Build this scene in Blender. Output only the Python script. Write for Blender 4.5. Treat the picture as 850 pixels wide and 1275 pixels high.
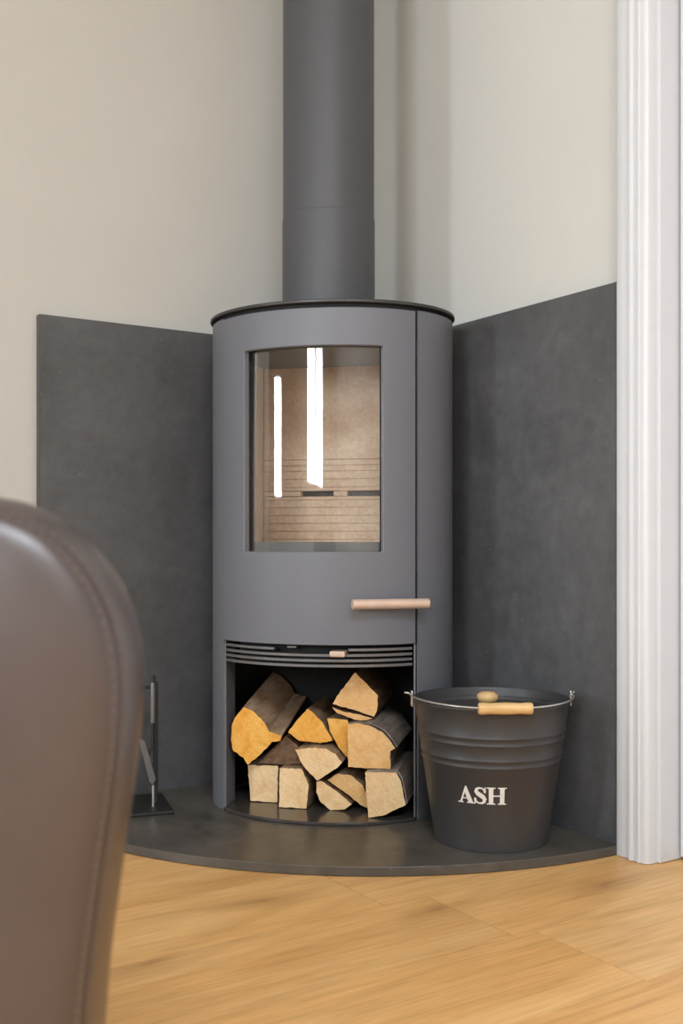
import bpy, bmesh, math, random
from math import sin, cos, pi, radians, sqrt, asin, atan2
from mathutils import Vector, Matrix
random.seed(7)
for o in list(bpy.data.objects): bpy.data.objects.remove(o)
SC = bpy.context.scene
COL = SC.collection

# ------------------------------------------------------------------ camera, world, lights, exposure
# World frame: the two slate panels meet at x=0,y=0; the room lies at x<0, y<0; floor at z=0.
CAM_POS = (-1.3489, -2.0216, 0.527)
CAM_YAW = radians(-32.935)
cd = bpy.data.cameras.new('camera')
cam = bpy.data.objects.new('camera', cd); COL.objects.link(cam)
cam.location = CAM_POS
cam.rotation_euler = (radians(90), 0, CAM_YAW)
cd.sensor_fit = 'VERTICAL'; cd.sensor_height = 36.0; cd.sensor_width = 24.0
cd.lens = 36.0*1316/1275
cd.shift_y = 36.5/1275
cd.clip_start = 0.02
cd.dof.use_dof = True; cd.dof.focus_distance = 1.92; cd.dof.aperture_fstop = 6.0
SC.camera = cam

w = bpy.data.worlds.new('world'); SC.world = w; w.use_nodes = True
wb = w.node_tree.nodes['Background']
wb.inputs[0].default_value = (0.75, 0.86, 1.0, 1); wb.inputs[1].default_value = 1.0

ROOM_X0, ROOM_Y0, ROOM_H = -4.5, -4.7, 2.45
WL_Y = 0.02          # left wall plane
WR_X = 0.028         # right wall plane
# daylight windows, the right-wall one added as fill: (wall, a0, a1, z0, z1, watts, colour); a runs along the wall
WINS = [('W', -4.10, -2.62, 0.86, 2.15, 97, (0.86, 0.90, 0.97)),
        ('W', -0.86, -0.34, 0.74, 1.52, 28, (0.76, 0.88, 1.0)),
        ('R', -3.55, -2.35, 0.55, 2.10, 18, (0.76, 0.88, 1.0))]  # unseen window added as fill for the chair edge and left wall
for (wall, a0, a1, z0, z1, watts, c) in WINS:
    l = bpy.data.lights.new('window_daylight', 'AREA'); l.shape = 'RECTANGLE'
    l.size = (a1-a0); l.size_y = (z1-z0); l.energy = watts; l.color = c
    lo = bpy.data.objects.new('window_daylight', l); COL.objects.link(lo)
    am, zm = (a0+a1)/2, (z0+z1)/2
    lo.location = {'W': (ROOM_X0-0.13, am, zm), 'R': (WR_X+0.10, am, zm), 'L': (am, WL_Y+0.10, zm)}[wall]
    lo.rotation_euler = (radians(90), 0, radians({'W': -90, 'R': 90, 'L': 180}[wall]))
# fill lamp added to balance the room light, shaped as a ceiling panel
FILL_LAMP = (-1.75, -3.25, 1.1)
l = bpy.data.lights.new('panel_light', 'AREA'); l.shape = 'SQUARE'; l.size = FILL_LAMP[2]-0.06; l.energy = 41; l.color = (0.82, 0.90, 1.0)
lo = bpy.data.objects.new('panel_light', l); COL.objects.link(lo); lo.location = (FILL_LAMP[0], FILL_LAMP[1], ROOM_H-0.034)
vs = SC.view_settings
vs.view_transform = 'Standard'; vs.look = 'None'; vs.gamma = 1.0; vs.use_curve_mapping = False
vs.exposure = 1.08

# ------------------------------------------------------------------ materials
def srgb(r, g, b):
    def f(c):
        c /= 255.0
        return c/12.92 if c <= 0.04045 else ((c+0.055)/1.055)**2.4
    return (f(r), f(g), f(b), 1)
class NT:
    def __init__(s, name):
        s.m = bpy.data.materials.new(name); s.m.use_nodes = True
        s.t = s.m.node_tree; s.b = s.t.nodes['Principled BSDF']; s.out = s.t.nodes['Material Output']
    def n(s, typ, **kw):
        nd = s.t.nodes.new(typ)
        for k, v in kw.items():
            if k.startswith('_'): nd.inputs[k[1:].replace('_', ' ')].default_value = v
            else: setattr(nd, k, v)
        return nd
    def l(s, a, b): s.t.links.new(a, b)
    def coords(s, scale=(1, 1, 1), rand=False, out='Object'):
        tc = s.n('ShaderNodeTexCoord'); mp = s.n('ShaderNodeMapping'); mp.inputs['Scale'].default_value = scale
        s.l(tc.outputs[out], mp.inputs['Vector'])
        if rand:
            oi = s.n('ShaderNodeObjectInfo'); mul = s.n('ShaderNodeVectorMath', operation='SCALE')
            cx = s.n('ShaderNodeCombineXYZ')
            s.l(oi.outputs['Random'], cx.inputs[0]); s.l(oi.outputs['Random'], cx.inputs[1]); s.l(oi.outputs['Random'], cx.inputs[2])
            mul.inputs['Scale'].default_value = 37.0
            s.l(cx.outputs[0], mul.inputs[0]); s.l(mul.outputs[0], mp.inputs['Location'])
        return mp.outputs[0]
    def noise(s, vec, scale, detail=4, rough=0.55, dist=0.0):
        nz = s.n('ShaderNodeTexNoise'); nz.inputs['Scale'].default_value = scale; nz.inputs['Detail'].default_value = detail
        nz.inputs['Roughness'].default_value = rough; nz.inputs['Distortion'].default_value = dist
        s.l(vec, nz.inputs['Vector']); return nz.outputs['Fac']
    def ramp(s, fac, stops):
        r = s.n('ShaderNodeValToRGB'); e = r.color_ramp.elements
        while len(e) < len(stops): e.new(0.5)
        for i, (p, c) in enumerate(stops): e[i].position = p; e[i].color = c
        s.l(fac, r.inputs[0]); return r.outputs[0]
    def mix(s, fac, a, b, mode='MIX'):
        m = s.n('ShaderNodeMix', data_type='RGBA', blend_type=mode)
        if isinstance(fac, float): m.inputs[0].default_value = fac
        else: s.l(fac, m.inputs[0])
        for k, v in ((6, a), (7, b)):
            if isinstance(v, tuple): m.inputs[k].default_value = v
            else: s.l(v, m.inputs[k])
        return m.outputs[2]
    def bump(s, h, strength=0.2, dist=0.002):
        b = s.n('ShaderNodeBump'); b.inputs['Strength'].default_value = strength; b.inputs['Distance'].default_value = dist
        s.l(h, b.inputs['Height']); s.l(b.outputs[0], s.b.inputs['Normal'])
    def setb(s, color=None, rough=None, metal=None, spec=None):
        if color is not None:
            if isinstance(color, tuple): s.b.inputs['Base Color'].default_value = color
            else: s.l(color, s.b.inputs['Base Color'])
        if rough is not None:
            if isinstance(rough, float): s.b.inputs['Roughness'].default_value = rough
            else: s.l(rough, s.b.inputs['Roughness'])
        if metal is not None: s.b.inputs['Metallic'].default_value = metal
        if spec is not None: s.b.inputs['Specular IOR Level'].default_value = spec
        return s.m
M = {}
def plain(name, color, rough=0.5, metal=0.0, nscale=40, namt=0.06, bump=0.0, bscale=200, spec=0.5):
    t = NT(name); v = t.coords()
    a = tuple(c*(1-namt) for c in color[:3])+(1,); b = tuple(min(1, c*(1+namt)) for c in color[:3])+(1,)
    c = t.ramp(t.noise(v, nscale), [(0.3, a), (0.7, b)])
    if bump: t.bump(t.noise(v, bscale, 3), bump, 0.001)
    M[name] = t.setb(c, rough, metal, spec); return t
plain('wall_paint', (0.582, 0.572, 0.532, 1), 0.85, nscale=3, namt=0.015, bump=0.05, bscale=300, spec=0.2)
plain('ceiling_paint', (0.80, 0.79, 0.76, 1), 0.9, nscale=3, namt=0.01)
plain('white_gloss', (0.60, 0.61, 0.625, 1), 0.35, nscale=30, namt=0.015)
plain('stove_paint', (0.138, 0.142, 0.160, 1), 0.45, nscale=500, namt=0.05, bump=0.03, bscale=1500)
plain('flue_paint', (0.068, 0.069, 0.075, 1), 0.5, nscale=500, namt=0.05, bump=0.03, bscale=1500)
plain('stove_edge', (0.035, 0.033, 0.032, 1), 0.35)
plain('black_iron', (0.012, 0.012, 0.012, 1), 0.55)
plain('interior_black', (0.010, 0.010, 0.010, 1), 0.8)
plain('baffle_steel', (0.16, 0.155, 0.155, 1), 0.55)
plain('grey_steel', (0.17, 0.165, 0.165, 1), 0.4, 0.5)
plain('floor_plate_paint', (0.055, 0.048, 0.043, 1), 0.22)
plain('wire_steel', (0.62, 0.61, 0.59, 1), 0.3, 0.85)
plain('copper', (0.62, 0.455, 0.36, 1), 0.36, 0.25)
plain('bucket_paint', (0.047, 0.046, 0.047, 1), 0.42, nscale=300, namt=0.05, bump=0.02, bscale=900)
plain('letter_paint', (0.80, 0.78, 0.74, 1), 0.6)
plain('stitch_thread', (0.16, 0.115, 0.095, 1), 0.7)
plain('chair_leg_wood', (0.05, 0.028, 0.018, 1), 0.4)
plain('subfloor', (0.06, 0.045, 0.03, 1), 0.9)
plain('dark_gap', (0.02, 0.018, 0.016, 1), 0.9)

def slate(name, base, hi, rough):
    t = NT(name); v = t.coords()
    n1 = t.noise(v, 5.0, 6, 0.6, 0.4); n2 = t.noise(v, 45.0, 5, 0.65); 
    c1 = t.ramp(n1, [(0.25, base), (0.80, hi)])
    c2 = t.ramp(n2, [(0.3, (0.82, 0.82, 0.82, 1)), (0.72, (1.14, 1.14, 1.14, 1))])
    col = t.mix(1.0, c1, c2, 'MULTIPLY')
    sp = t.noise(v, 130.0, 2, 0.5)
    spk = t.ramp(sp, [(0.735, (0, 0, 0, 1)), (0.78, (1, 1, 1, 1))])
    col = t.mix(spk, col, tuple(x*2.2 for x in hi[:3])+(1,))
    rr = t.ramp(n2, [(0.3, (rough-0.05,)*3+(1,)), (0.7, (rough+0.1,)*3+(1,))])
    t.bump(n2, 0.15, 0.001)
    M[name] = t.setb(col, rr)
slate('slate', (0.064, 0.0645, 0.067, 1), (0.118, 0.119, 0.123, 1), 0.42)
slate('slate_hearth', (0.050, 0.047, 0.042, 1), (0.140, 0.122, 0.100, 1), 0.33)
plain('slate_edge', (0.075, 0.073, 0.070, 1), 0.5, nscale=60, namt=0.15)

def oak():
    t = NT('oak_plank'); v = t.coords((0.9, 7.0, 7.0), True)
    big = t.noise(v, 1.2, 4, 0.5, 0.9)
    fld = t.noise(t.coords((0.85, 4.6, 4.6), True), 1.0, 1.2, 0.45, 0.35)
    mu = t.n('ShaderNodeMath', operation='MULTIPLY'); mu.inputs[1].default_value = 70.0; t.l(fld, mu.inputs[0])
    sn = t.n('ShaderNodeMath', operation='SINE'); t.l(mu.outputs[0], sn.inputs[0])
    sh = t.n('ShaderNodeMath', operation='MULTIPLY_ADD'); sh.inputs[1].default_value = 0.5; sh.inputs[2].default_value = 0.5; t.l(sn.outputs[0], sh.inputs[0])
    fine = t.noise(t.coords((5.0, 150.0, 150.0), True), 1.5, 5, 0.6)
    c = t.ramp(big, [(0.28, (0.69, 0.375, 0.132, 1)), (0.5, (0.76, 0.448, 0.175, 1)), (0.74, (0.81, 0.510, 0.222, 1))])
    c = t.mix(0.17, c, t.ramp(sh.outputs[0], [(0.0, (0.62, 0.50, 0.40, 1)), (0.5, (1, 1, 1, 1)), (1.0, (1.05, 1.05, 1.05, 1))]), 'MULTIPLY')
    c = t.mix(0.6, c, t.ramp(t.noise(t.coords((9.0, 55.0, 55.0), True), 1.0, 4, 0.65), [(0.30, (0.84, 0.78, 0.72, 1)), (0.5, (1, 1, 1, 1)), (0.72, (1.08, 1.07, 1.05, 1))]), 'MULTIPLY')
    c = t.mix(0.6, c, t.ramp(fine, [(0.3, (0.74, 0.66, 0.56, 1)), (0.6, (1.04, 1.04, 1.04, 1))]), 'MULTIPLY')
    oi = t.n('ShaderNodeObjectInfo')
    c = t.mix(1.0, c, t.ramp(oi.outputs['Random'], [(0.0, (0.94, 0.93, 0.92, 1)), (1.0, (1.04, 1.04, 1.04, 1))]), 'MULTIPLY')
    vo = t.n('ShaderNodeTexVoronoi', voronoi_dimensions='2D'); vo.inputs['Scale'].default_value = 1.0
    kv = t.n('ShaderNodeVectorMath', operation='ADD'); kz = t.n('ShaderNodeTexNoise'); kz.inputs['Scale'].default_value = 2.2
    kc = t.coords((1.9, 5.2, 1.0), True); t.l(kc, kz.inputs['Vector'])
    ks = t.n('ShaderNodeVectorMath', operation='SCALE'); ks.inputs['Scale'].default_value = 0.35; t.l(kz.outputs['Color'], ks.inputs[0])
    t.l(kc, kv.inputs[0]); t.l(ks.outputs[0], kv.inputs[1]); t.l(kv.outputs[0], vo.inputs['Vector'])
    kn = t.ramp(vo.outputs['Distance'], [(0.0, (0.7, 0.7, 0.7, 1)), (0.06, (0.36, 0.36, 0.36, 1)), (0.2, (0, 0, 0, 1))])
    c = t.mix(kn, c, (0.30, 0.14, 0.05, 1))
    t.bump(fine, 0.06, 0.0006)
    M['oak_plank'] = t.setb(c, t.ramp(fine, [(0.3, (0.46,)*3+(1,)), (0.7, (0.38,)*3+(1,))]), spec=0.45)
oak()

def wood_end(name, lo, mid, hi):
    t = NT(name); v = t.coords((1, 1, 1), True)
    n = t.noise(v, 30, 5, 0.6, 0.8); n2 = t.noise(v, 220, 4, 0.7)
    c = t.ramp(n, [(0.28, lo), (0.5, mid), (0.74, hi)])
    rings = t.n('ShaderNodeTexWave', wave_type='RINGS', rings_direction='Y'); rings.inputs['Scale'].default_value = 28.0
    rings.inputs['Distortion'].default_value = 2.5; t.l(v, rings.inputs['Vector'])
    c = t.mix(0.10, c, t.ramp(rings.outputs['Fac'], [(0.0, (0.72, 0.62, 0.5, 1)), (0.5, (1, 1, 1, 1))]), 'MULTIPLY')
    c = t.mix(0.35, c, t.ramp(n2, [(0.3, (0.68, 0.6, 0.5, 1)), (0.65, (1.08, 1.08, 1.08, 1))]), 'MULTIPLY')
    t.bump(n2, 0.5, 0.002); M[name] = t.setb(c, 0.8, spec=0.2)
wood_end('end_pale', (0.80, 0.50, 0.24, 1), (0.88, 0.62, 0.34, 1), (0.92, 0.70, 0.42, 1))
wood_end('end_tan', (0.74, 0.40, 0.15, 1), (0.83, 0.51, 0.22, 1), (0.88, 0.60, 0.30, 1))
wood_end('end_orange', (0.74, 0.32, 0.05, 1), (0.86, 0.44, 0.09, 1), (0.90, 0.54, 0.16, 1))
def wood_side(name, a, b):
    t = NT(name); v = t.coords((60, 5, 60), True)
    n = t.noise(v, 1.6, 5, 0.65, 0.3)
    c = t.ramp(n, [(0.3, a), (0.7, b)]); t.bump(n, 0.6, 0.003); M[name] = t.setb(c, 0.85, spec=0.2)
wood_side('split_side', (0.26, 0.16, 0.09, 1), (0.50, 0.35, 0.23, 1))
wood_side('bark', (0.085, 0.05, 0.03, 1), (0.26, 0.155, 0.09, 1))
wood_side('grey_bark', (0.20, 0.155, 0.125, 1), (0.42, 0.35, 0.29, 1))

def turned():
    t = NT('beech'); v = t.coords((10, 90, 90))
    c = t.ramp(t.noise(v, 1.5, 4), [(0.3, (0.62, 0.38, 0.15, 1)), (0.7, (0.76, 0.52, 0.25, 1))])
    M['beech'] = t.setb(c, 0.4)
turned()
def vermic():
    t = NT('vermiculite'); v = t.coords()
    n = t.noise(v, 14, 5, 0.6); n2 = t.noise(v, 120, 4, 0.7)
    c = t.ramp(n, [(0.3, (0.75, 0.54, 0.38, 1)), (0.55, (0.87, 0.68, 0.52, 1)), (0.78, (0.93, 0.80, 0.66, 1))])
    c = t.mix(0.5, c, t.ramp(n2, [(0.3, (0.7, 0.64, 0.58, 1)), (0.65, (1.1, 1.1, 1.1, 1))]), 'MULTIPLY')
    t.bump(n2, 0.4, 0.002); M['vermiculite'] = t.setb(c, 0.9, spec=0.2)
vermic()
def leather():
    t = NT('brown_leather'); v = t.coords()
    vo = t.n('ShaderNodeTexVoronoi', feature='DISTANCE_TO_EDGE'); vo.inputs['Scale'].default_value = 420.0
    t.l(v, vo.inputs['Vector'])
    h = t.ramp(vo.outputs['Distance'], [(0.0, (0, 0, 0, 1)), (0.12, (1, 1, 1, 1))])
    c = t.ramp(t.noise(v, 9, 4), [(0.3, (0.039, 0.026, 0.024, 1)), (0.7, (0.054, 0.038, 0.035, 1))])
    t.bump(h, 0.12, 0.0006); M['brown_leather'] = t.setb(c, 0.34, spec=0.6); t.b.inputs['Coat Weight'].default_value = 0.35; t.b.inputs['Coat Roughness'].default_value = 0.38
leather()
def glass():
    t = NT('clear_glass'); t.t.nodes.remove(t.b)
    tr = t.n('ShaderNodeBsdfTransparent'); tr.inputs[0].default_value = (0.97, 0.97, 0.96, 1)
    gl = t.n('ShaderNodeBsdfGlossy'); gl.inputs['Roughness'].default_value = 0.015
    fr = t.n('ShaderNodeFresnel'); fr.inputs['IOR'].default_value = 1.5
    mu = t.n('ShaderNodeMath', operation='MULTIPLY'); mu.inputs[1].default_value = 1.25; mu.use_clamp = True
    mx = t.n('ShaderNodeMixShader')
    t.l(fr.outputs[0], mu.inputs[0]); t.l(mu.outputs[0], mx.inputs[0]); t.l(tr.outputs[0], mx.inputs[1]); t.l(gl.outputs[0], mx.inputs[2])
    t.l(mx.outputs[0], t.out.inputs[0]); M['clear_glass'] = t.m
glass()

# ------------------------------------------------------------------ mesh helpers
class MB:
    def __init__(s): s.v = []; s.f = []; s.mi = []
    def add(s, vs, fs, mi=0):
        k = len(s.v); s.v += [tuple(p) for p in vs]
        for f in fs: s.f.append(tuple(i+k for i in f)); s.mi.append(mi)
        return s
    def box(s, x0, x1, y0, y1, z0, z1, mi=0):
        return s.add([(x0,y0,z0),(x1,y0,z0),(x1,y1,z0),(x0,y1,z0),(x0,y0,z1),(x1,y0,z1),(x1,y1,z1),(x0,y1,z1)],
              [(0,3,2,1),(4,5,6,7),(0,1,5,4),(1,2,6,5),(2,3,7,6),(3,0,4,7)], mi)
    def prism(s, poly, z0, z1, mi=0):        # poly CCW in xy
        n = len(poly)
        vs = [(x,y,z0) for x,y in poly]+[(x,y,z1) for x,y in poly]
        return s.add(vs, [tuple(range(n-1,-1,-1)), tuple(range(n,2*n))]+[(i,(i+1)%n,n+(i+1)%n,n+i) for i in range(n)], mi)
    def lathe(s, prof, n=64, mi=0, closed=False, axis='Z', origin=(0,0,0)):   # prof: (r, z) list
        vs = []
        for (r, z) in prof:
            for k in range(n):
                a = 2*pi*k/n; p = (r*cos(a), r*sin(a), z)
                if axis == 'X': p = (z, r*cos(a), r*sin(a))
                vs.append((p[0]+origin[0], p[1]+origin[1], p[2]+origin[2]))
        fs = []
        m = len(prof)
        for i in range(m if closed else m-1):
            j = (i+1) % m
            for k in range(n): fs.append((i*n+k, i*n+(k+1)%n, j*n+(k+1)%n, j*n+k))
        if not closed:
            if prof[0][0] > 1e-6: fs.append(tuple(range(n-1,-1,-1)))
            if prof[-1][0] > 1e-6: fs.append(tuple((m-1)*n+k for k in range(n)))
        return s.add(vs, fs, mi)
    def tube(s, pts, r, n=10, mi=0):
        P = [Vector(p) for p in pts]; vs = []; up = None
        for i, p in enumerate(P):
            t = (P[min(i+1, len(P)-1)]-P[max(i-1, 0)]).normalized()
            if up is None: up = Vector((0,0,1)) if abs(t.z) < 0.9 else Vector((1,0,0))
            e1 = t.cross(up).normalized(); e2 = e1.cross(t).normalized(); up = e2
            for k in range(n):
                a = 2*pi*k/n; vs.append(p+e1*(r*cos(a))+e2*(r*sin(a)))
        fs = [(i*n+k, i*n+(k+1)%n, (i+1)*n+(k+1)%n, (i+1)*n+k) for i in range(len(P)-1) for k in range(n)]
        fs += [tuple(range(n-1,-1,-1)), tuple((len(P)-1)*n+k for k in range(n))]
        return s.add(vs, fs, mi)
    def build(s, name, mats, parent=None, smooth=None, bevel=0.0, seg=2, loc=None):
        me = bpy.data.meshes.new(name); me.from_pydata(s.v, [], s.f)
        bm = bmesh.new(); bm.from_mesh(me)
        for f, i in zip(bm.faces, s.mi): f.material_index = i
        bmesh.ops.remove_doubles(bm, verts=bm.verts, dist=1e-6)
        bmesh.ops.recalc_face_normals(bm, faces=bm.faces)
        bm.to_mesh(me); bm.free()
        for m in (mats if isinstance(mats, (list, tuple)) else [mats]): me.materials.append(M[m])
        if smooth is not None:
            me.polygons.foreach_set('use_smooth', [True]*len(me.polygons)); me.set_sharp_from_angle(angle=radians(smooth))
        o = bpy.data.objects.new(name, me); COL.objects.link(o)
        if parent: o.parent = parent
        if loc: o.location = loc
        if bevel:
            b = o.modifiers.new('bevel', 'BEVEL'); b.width = bevel; b.segments = seg; b.limit_method = 'ANGLE'; b.angle_limit = radians(40)
        return o
def tag(o, label=None, cat=None, group=None, kind=None):
    for k, v in (('label', label), ('category', cat), ('group', group), ('kind', kind)):
        if v: o[k] = v
    return o
def empty(name, loc, rz=0.0):
    o = bpy.data.objects.new(name, None); COL.objects.link(o); o.location = loc; o.rotation_euler = (0, 0, rz)
    o.empty_display_size = 0.1; return o
def struct(o, label=None): o['kind'] = 'structure'; 
def st(o, label, cat): return tag(o, label, cat, kind='structure')

# ------------------------------------------------------------------ the room shell
X0, Y0, H = ROOM_X0, ROOM_Y0, ROOM_H
DY0, DY1, DH = -1.625, -0.857, 2.02      # doorway in the right wall
def pierced(u0, u1, wins, put):
    """wall spanning u0..u1 with window openings; put(ua, ub, za, zb) adds one block"""
    u = u0
    for (_, a0, a1, z0, z1, _, _) in sorted(wins, key=lambda q: q[1]):
        put(u, a0, 0, H); put(a0, a1, 0, z0); put(a0, a1, z1, H); u = a1
    put(u, u1, 0, H)
WB = {k: [q for q in WINS if q[0] == k] for k in 'WRL'}
m = MB(); pierced(X0-0.2, WR_X+0.14, WB['L'], lambda a, b, c, d: m.box(a, b, WL_Y, WL_Y+0.12, c, d))
st(m.build('wall_left', 'wall_paint'), 'plain cream painted wall behind the left slate panel', 'wall')
m = MB(); m.box(WR_X, WR_X+0.14, DY1+0.02, WL_Y, 0, H); pierced(Y0-0.15, DY0-0.02, WB['R'], lambda a, b, c, d: m.box(WR_X, WR_X+0.14, a, b, c, d)); m.box(WR_X, WR_X+0.14, DY0-0.02, DY1+0.02, DH+0.02, H)
st(m.build('wall_right', 'wall_paint'), 'plain cream painted wall above the right slate panel', 'wall')
m = MB().box(X0-0.2, WR_X, Y0-0.15, Y0, 0, H)
st(m.build('wall_back', 'wall_paint'), 'cream painted wall behind the viewer', 'wall')
m = MB(); pierced(Y0, WL_Y, WB['W'], lambda a, b, c, d: m.box(X0-0.2, X0, a, b, c, d))
st(m.build('wall_window', 'wall_paint'), 'cream painted wall facing the right slate panel', 'wall')
WLAB = ['wide white framed window with a central mullion', 'narrow white framed window near the corner', 'broad white framed window beyond the doorway', 'slim white framed window in the left wall']
for i, (wall, y0, y1, z0, z1, _, _) in enumerate(WINS):
    am = (y0+y1)/2
    loc, rz = {'W': ((X0-0.06, am, z0), 0), 'R': ((WR_X+0.05, am, z0), radians(180)), 'L': ((am, WL_Y+0.05, z0), radians(-90))}[wall]
    wr = st(empty('window_%d' % (i+1), loc, rz), WLAB[i], 'window')
    hw, h = (y1-y0)/2, z1-z0; f = 0.045
    for (a, b, c, d) in ((-hw, -hw+f, 0, h), (hw-f, hw, 0, h), (-hw+f, hw-f, 0, f), (-hw+f, hw-f, h-f, h)):
        MB().box(-0.03, 0.03, a, b, c, d).build('window_frame', 'white_gloss', wr, bevel=0.004)
    if hw > 0.4: MB().box(-0.025, 0.025, -0.03, 0.03, f, h-f).build('mullion', 'white_gloss', wr, bevel=0.004)
    MB().box(-0.03, 0.08, -hw, hw, -0.025, -0.001).build('window_sill', 'white_gloss', wr, bevel=0.004)
    MB().box(-0.003, 0.003, -hw+f, hw-f, f, h-f).build('pane', 'clear_glass', wr)
st(MB().box(X0-0.2, WR_X+0.14, Y0-0.15, WL_Y+0.12, H, H+0.1).build('ceiling', 'ceiling_paint'), 'flat white ceiling over the room', 'ceiling')

cl = tag(empty('ceiling_light', (FILL_LAMP[0], FILL_LAMP[1], H)), 'square white flush panel light on the ceiling', 'ceiling light')
q = FILL_LAMP[2]/2
MB().box(-q+0.02, q-0.02, -q+0.02, q-0.02, -0.030, -0.001).build('diffuser', 'white_gloss', cl)  # body of the added fill lamp
for (a, b, c, d) in ((-q, q, -q, -q+0.02), (-q, q, q-0.02, q), (-q, -q+0.02, -q+0.02, q-0.02), (q-0.02, q, -q+0.02, q-0.02)):
    MB().box(a, b, c, d, -0.04, -0.001).build('frame', 'white_gloss', cl)

# floor: oak boards laid along x, each its own piece
fl = st(MB().box(X0, WR_X+0.14, Y0, WL_Y, -0.06, -0.012).build('floor', 'subfloor'), 'oak plank floor running beneath the hearth', 'floor')
PW, PL = 0.192, 1.29
ENDS = {0: -0.466, 1: -0.389, 2: -0.352}
full = None
def plank_mesh(x0, x1, y0, y1):
    g = 0.0008; e = 0.0003
    lx, ly = (x1-x0)/2-g, (y1-y0)/2-g
    vs = []
    for (ax, ay, z) in ((lx, ly, -0.012), (lx, ly, -e), (lx-e, ly-e, 0)):
        vs += [(-ax,-ay,z),(ax,-ay,z),(ax,ay,z),(-ax,ay,z)]
    fs = [(8,9,10,11)]+[(r*4+k, r*4+(k+1)%4, r*4+4+(k+1)%4, r*4+4+k) for r in range(2) for k in range(4)]
    me = bpy.data.meshes.new('plank'); me.from_pydata(vs, [], fs); me.materials.append(M['oak_plank']); return me
k0 = int(math.floor((-0.579-WL_Y)/PW))
row = -4
y = -0.579+4*PW
while y > Y0:
    yt, yb = min(y, WL_Y), max(y-PW, Y0)
    e = ENDS.get(row, -0.35-((row*0.47) % 1.0)*PL)
    xs = []
    x = e
    while x < WR_X+0.10: x += PL
    while x > X0: xs.append(min(x, WR_X+0.10)); x -= PL
    xs.append(X0)
    for b, a in zip(xs[:-1], xs[1:]):
        if b-a < 0.01: continue
        isfull = abs(b-a-PL) < 1e-4 and abs(yt-yb-PW) < 1e-4
        if isfull:
            if full is None: full = plank_mesh(a, b, yb, yt)
            me = full
        else: me = plank_mesh(a, b, yb, yt)
        if -0.86 < yb and b > WR_X and False: pass
        o = bpy.data.objects.new('plank', me); COL.objects.link(o); o.parent = fl; o.location = ((a+b)/2, (yt+yb)/2, 0)
    y -= PW; row += 1

# door frame and door in the right wall
prof = [(0.0275,-0.7838),(0.003,-0.7838),(0.0015,-0.787),(0.0025,-0.800),(0.0035,-0.8095),(-0.001,-0.8125),(-0.004,-0.815),(-0.004,-0.8185),(0.0005,-0.8215),(0.0005,-0.829),(-0.0022,-0.831),(-0.0022,-0.8345),(0.001,-0.8365),(0.001,-0.842),(0.004,-0.8475),(0.008,-0.850),(0.0275,-0.850)]
ar = MB().prism(prof, 0.001, DH+0.07).build('trim_1', 'white_gloss', smooth=35)
st(ar, 'white moulded door architrave beside the right slate panel', 'trim')
yc = (DY0+DY1)/2
prof2 = [(x, 2*yc-yy) for x, yy in prof][::-1]
st(MB().prism(prof2, 0.001, DH+0.07).build('trim_2', 'white_gloss', smooth=35), 'white moulded door architrave on the far side of the doorway', 'trim')
m = MB().box(0.003, 0.0275, DY0-0.007, DY1+0.007, DH+0.007, DH+0.07); st(m.build('trim_3', 'white_gloss', bevel=0.004), 'white moulded head over the doorway', 'trim')
for i, (a, b, z0, z1) in enumerate(((DY1, DY1+0.0195, 0.001, DH), (DY0-0.0195, DY0, 0.001, DH), (DY0-0.0195, DY1+0.0195, DH+0.0002, DH+0.0195))):
    st(MB().box(0.0240 if i < 2 else 0.0282, 0.165, a, b, z0, z1).build('trim_%d' % (4+i), 'white_gloss', bevel=0.002),
       ['white jamb lining seen beside the architrave', 'white jamb lining on the far side of the doorway', 'white lining above the door'][i], 'trim')
dr = st(empty('door_1', (0.068, yc, 0)), 'white panelled door closed in its frame at right edge', 'door')
hw = (DY1-DY0)/2-0.0035
MB().box(0.008, 0.03, -hw, hw, 0.006, DH-0.004).build('door_core', 'white_gloss', dr)
for (a, b, c, d, nm) in ((-hw, -hw+0.11, 0.006, DH-0.004, 'stile'), (hw-0.11, hw, 0.006, DH-0.004, 'stile'), (-hw+0.11, hw-0.11, 0.006, 0.2, 'rail'), (-hw+0.11, hw-0.11, 0.92, 1.08, 'rail'), (-hw+0.11, hw-0.11, DH-0.115, DH-0.004, 'rail')):
    MB().box(0, 0.038, a, b, c, d).build(nm, 'white_gloss', dr, bevel=0.003)
hd = MB().lathe([(0.026, 0.0), (0.026, -0.006), (0.009, -0.010), (0.009, -0.03), (0.022, -0.036), (0.027, -0.05), (0.018, -0.062), (0, -0.064)], 24, axis='X').build('door_knob', 'wire_steel', dr, smooth=40)
hd.location = (0, -hw+0.055, 1.0)

# ------------------------------------------------------------------ slate hearth and wall panels
m = MB(); n = 72; poly = [(0.0075, -0.0005), (-0.0005+0.0005, -0.0005)]
poly = [(0.0075, -0.0005)]
for i in range(n+1):
    a = i/n; ang = pi+a*pi/2
    r = 0.748+0.036*a if a > 0.001 else 0.748
    x, yv = r*cos(ang), r*sin(ang)
    if i == 0: yv = -0.0005
    if i == n: x = 0.0075
    poly.append((x, yv))
hearth = MB().prism(poly, 0.0005, 0.016).build('hearth_slab', 'slate_hearth', smooth=35, bevel=0.0012)
tag(hearth, 'dark slate quarter-round hearth slab on the oak floor', 'hearth')
PT = 0.9646
pl = MB().box(-0.7285, -0.0005, 0.0, 0.0195, 0.0005, PT).build('slate_panel', 'slate', bevel=0.001)
tag(pl, 'dark slate splashback panel on the left wall behind the chair', 'panel')
pr = MB().box(0.008, 0.0275, -0.7825, 0.0195, 0.0005, PT).build('slate_panel', 'slate', bevel=0.001)
tag(pr, 'dark slate splashback panel on the right wall behind the bucket', 'panel')
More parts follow.
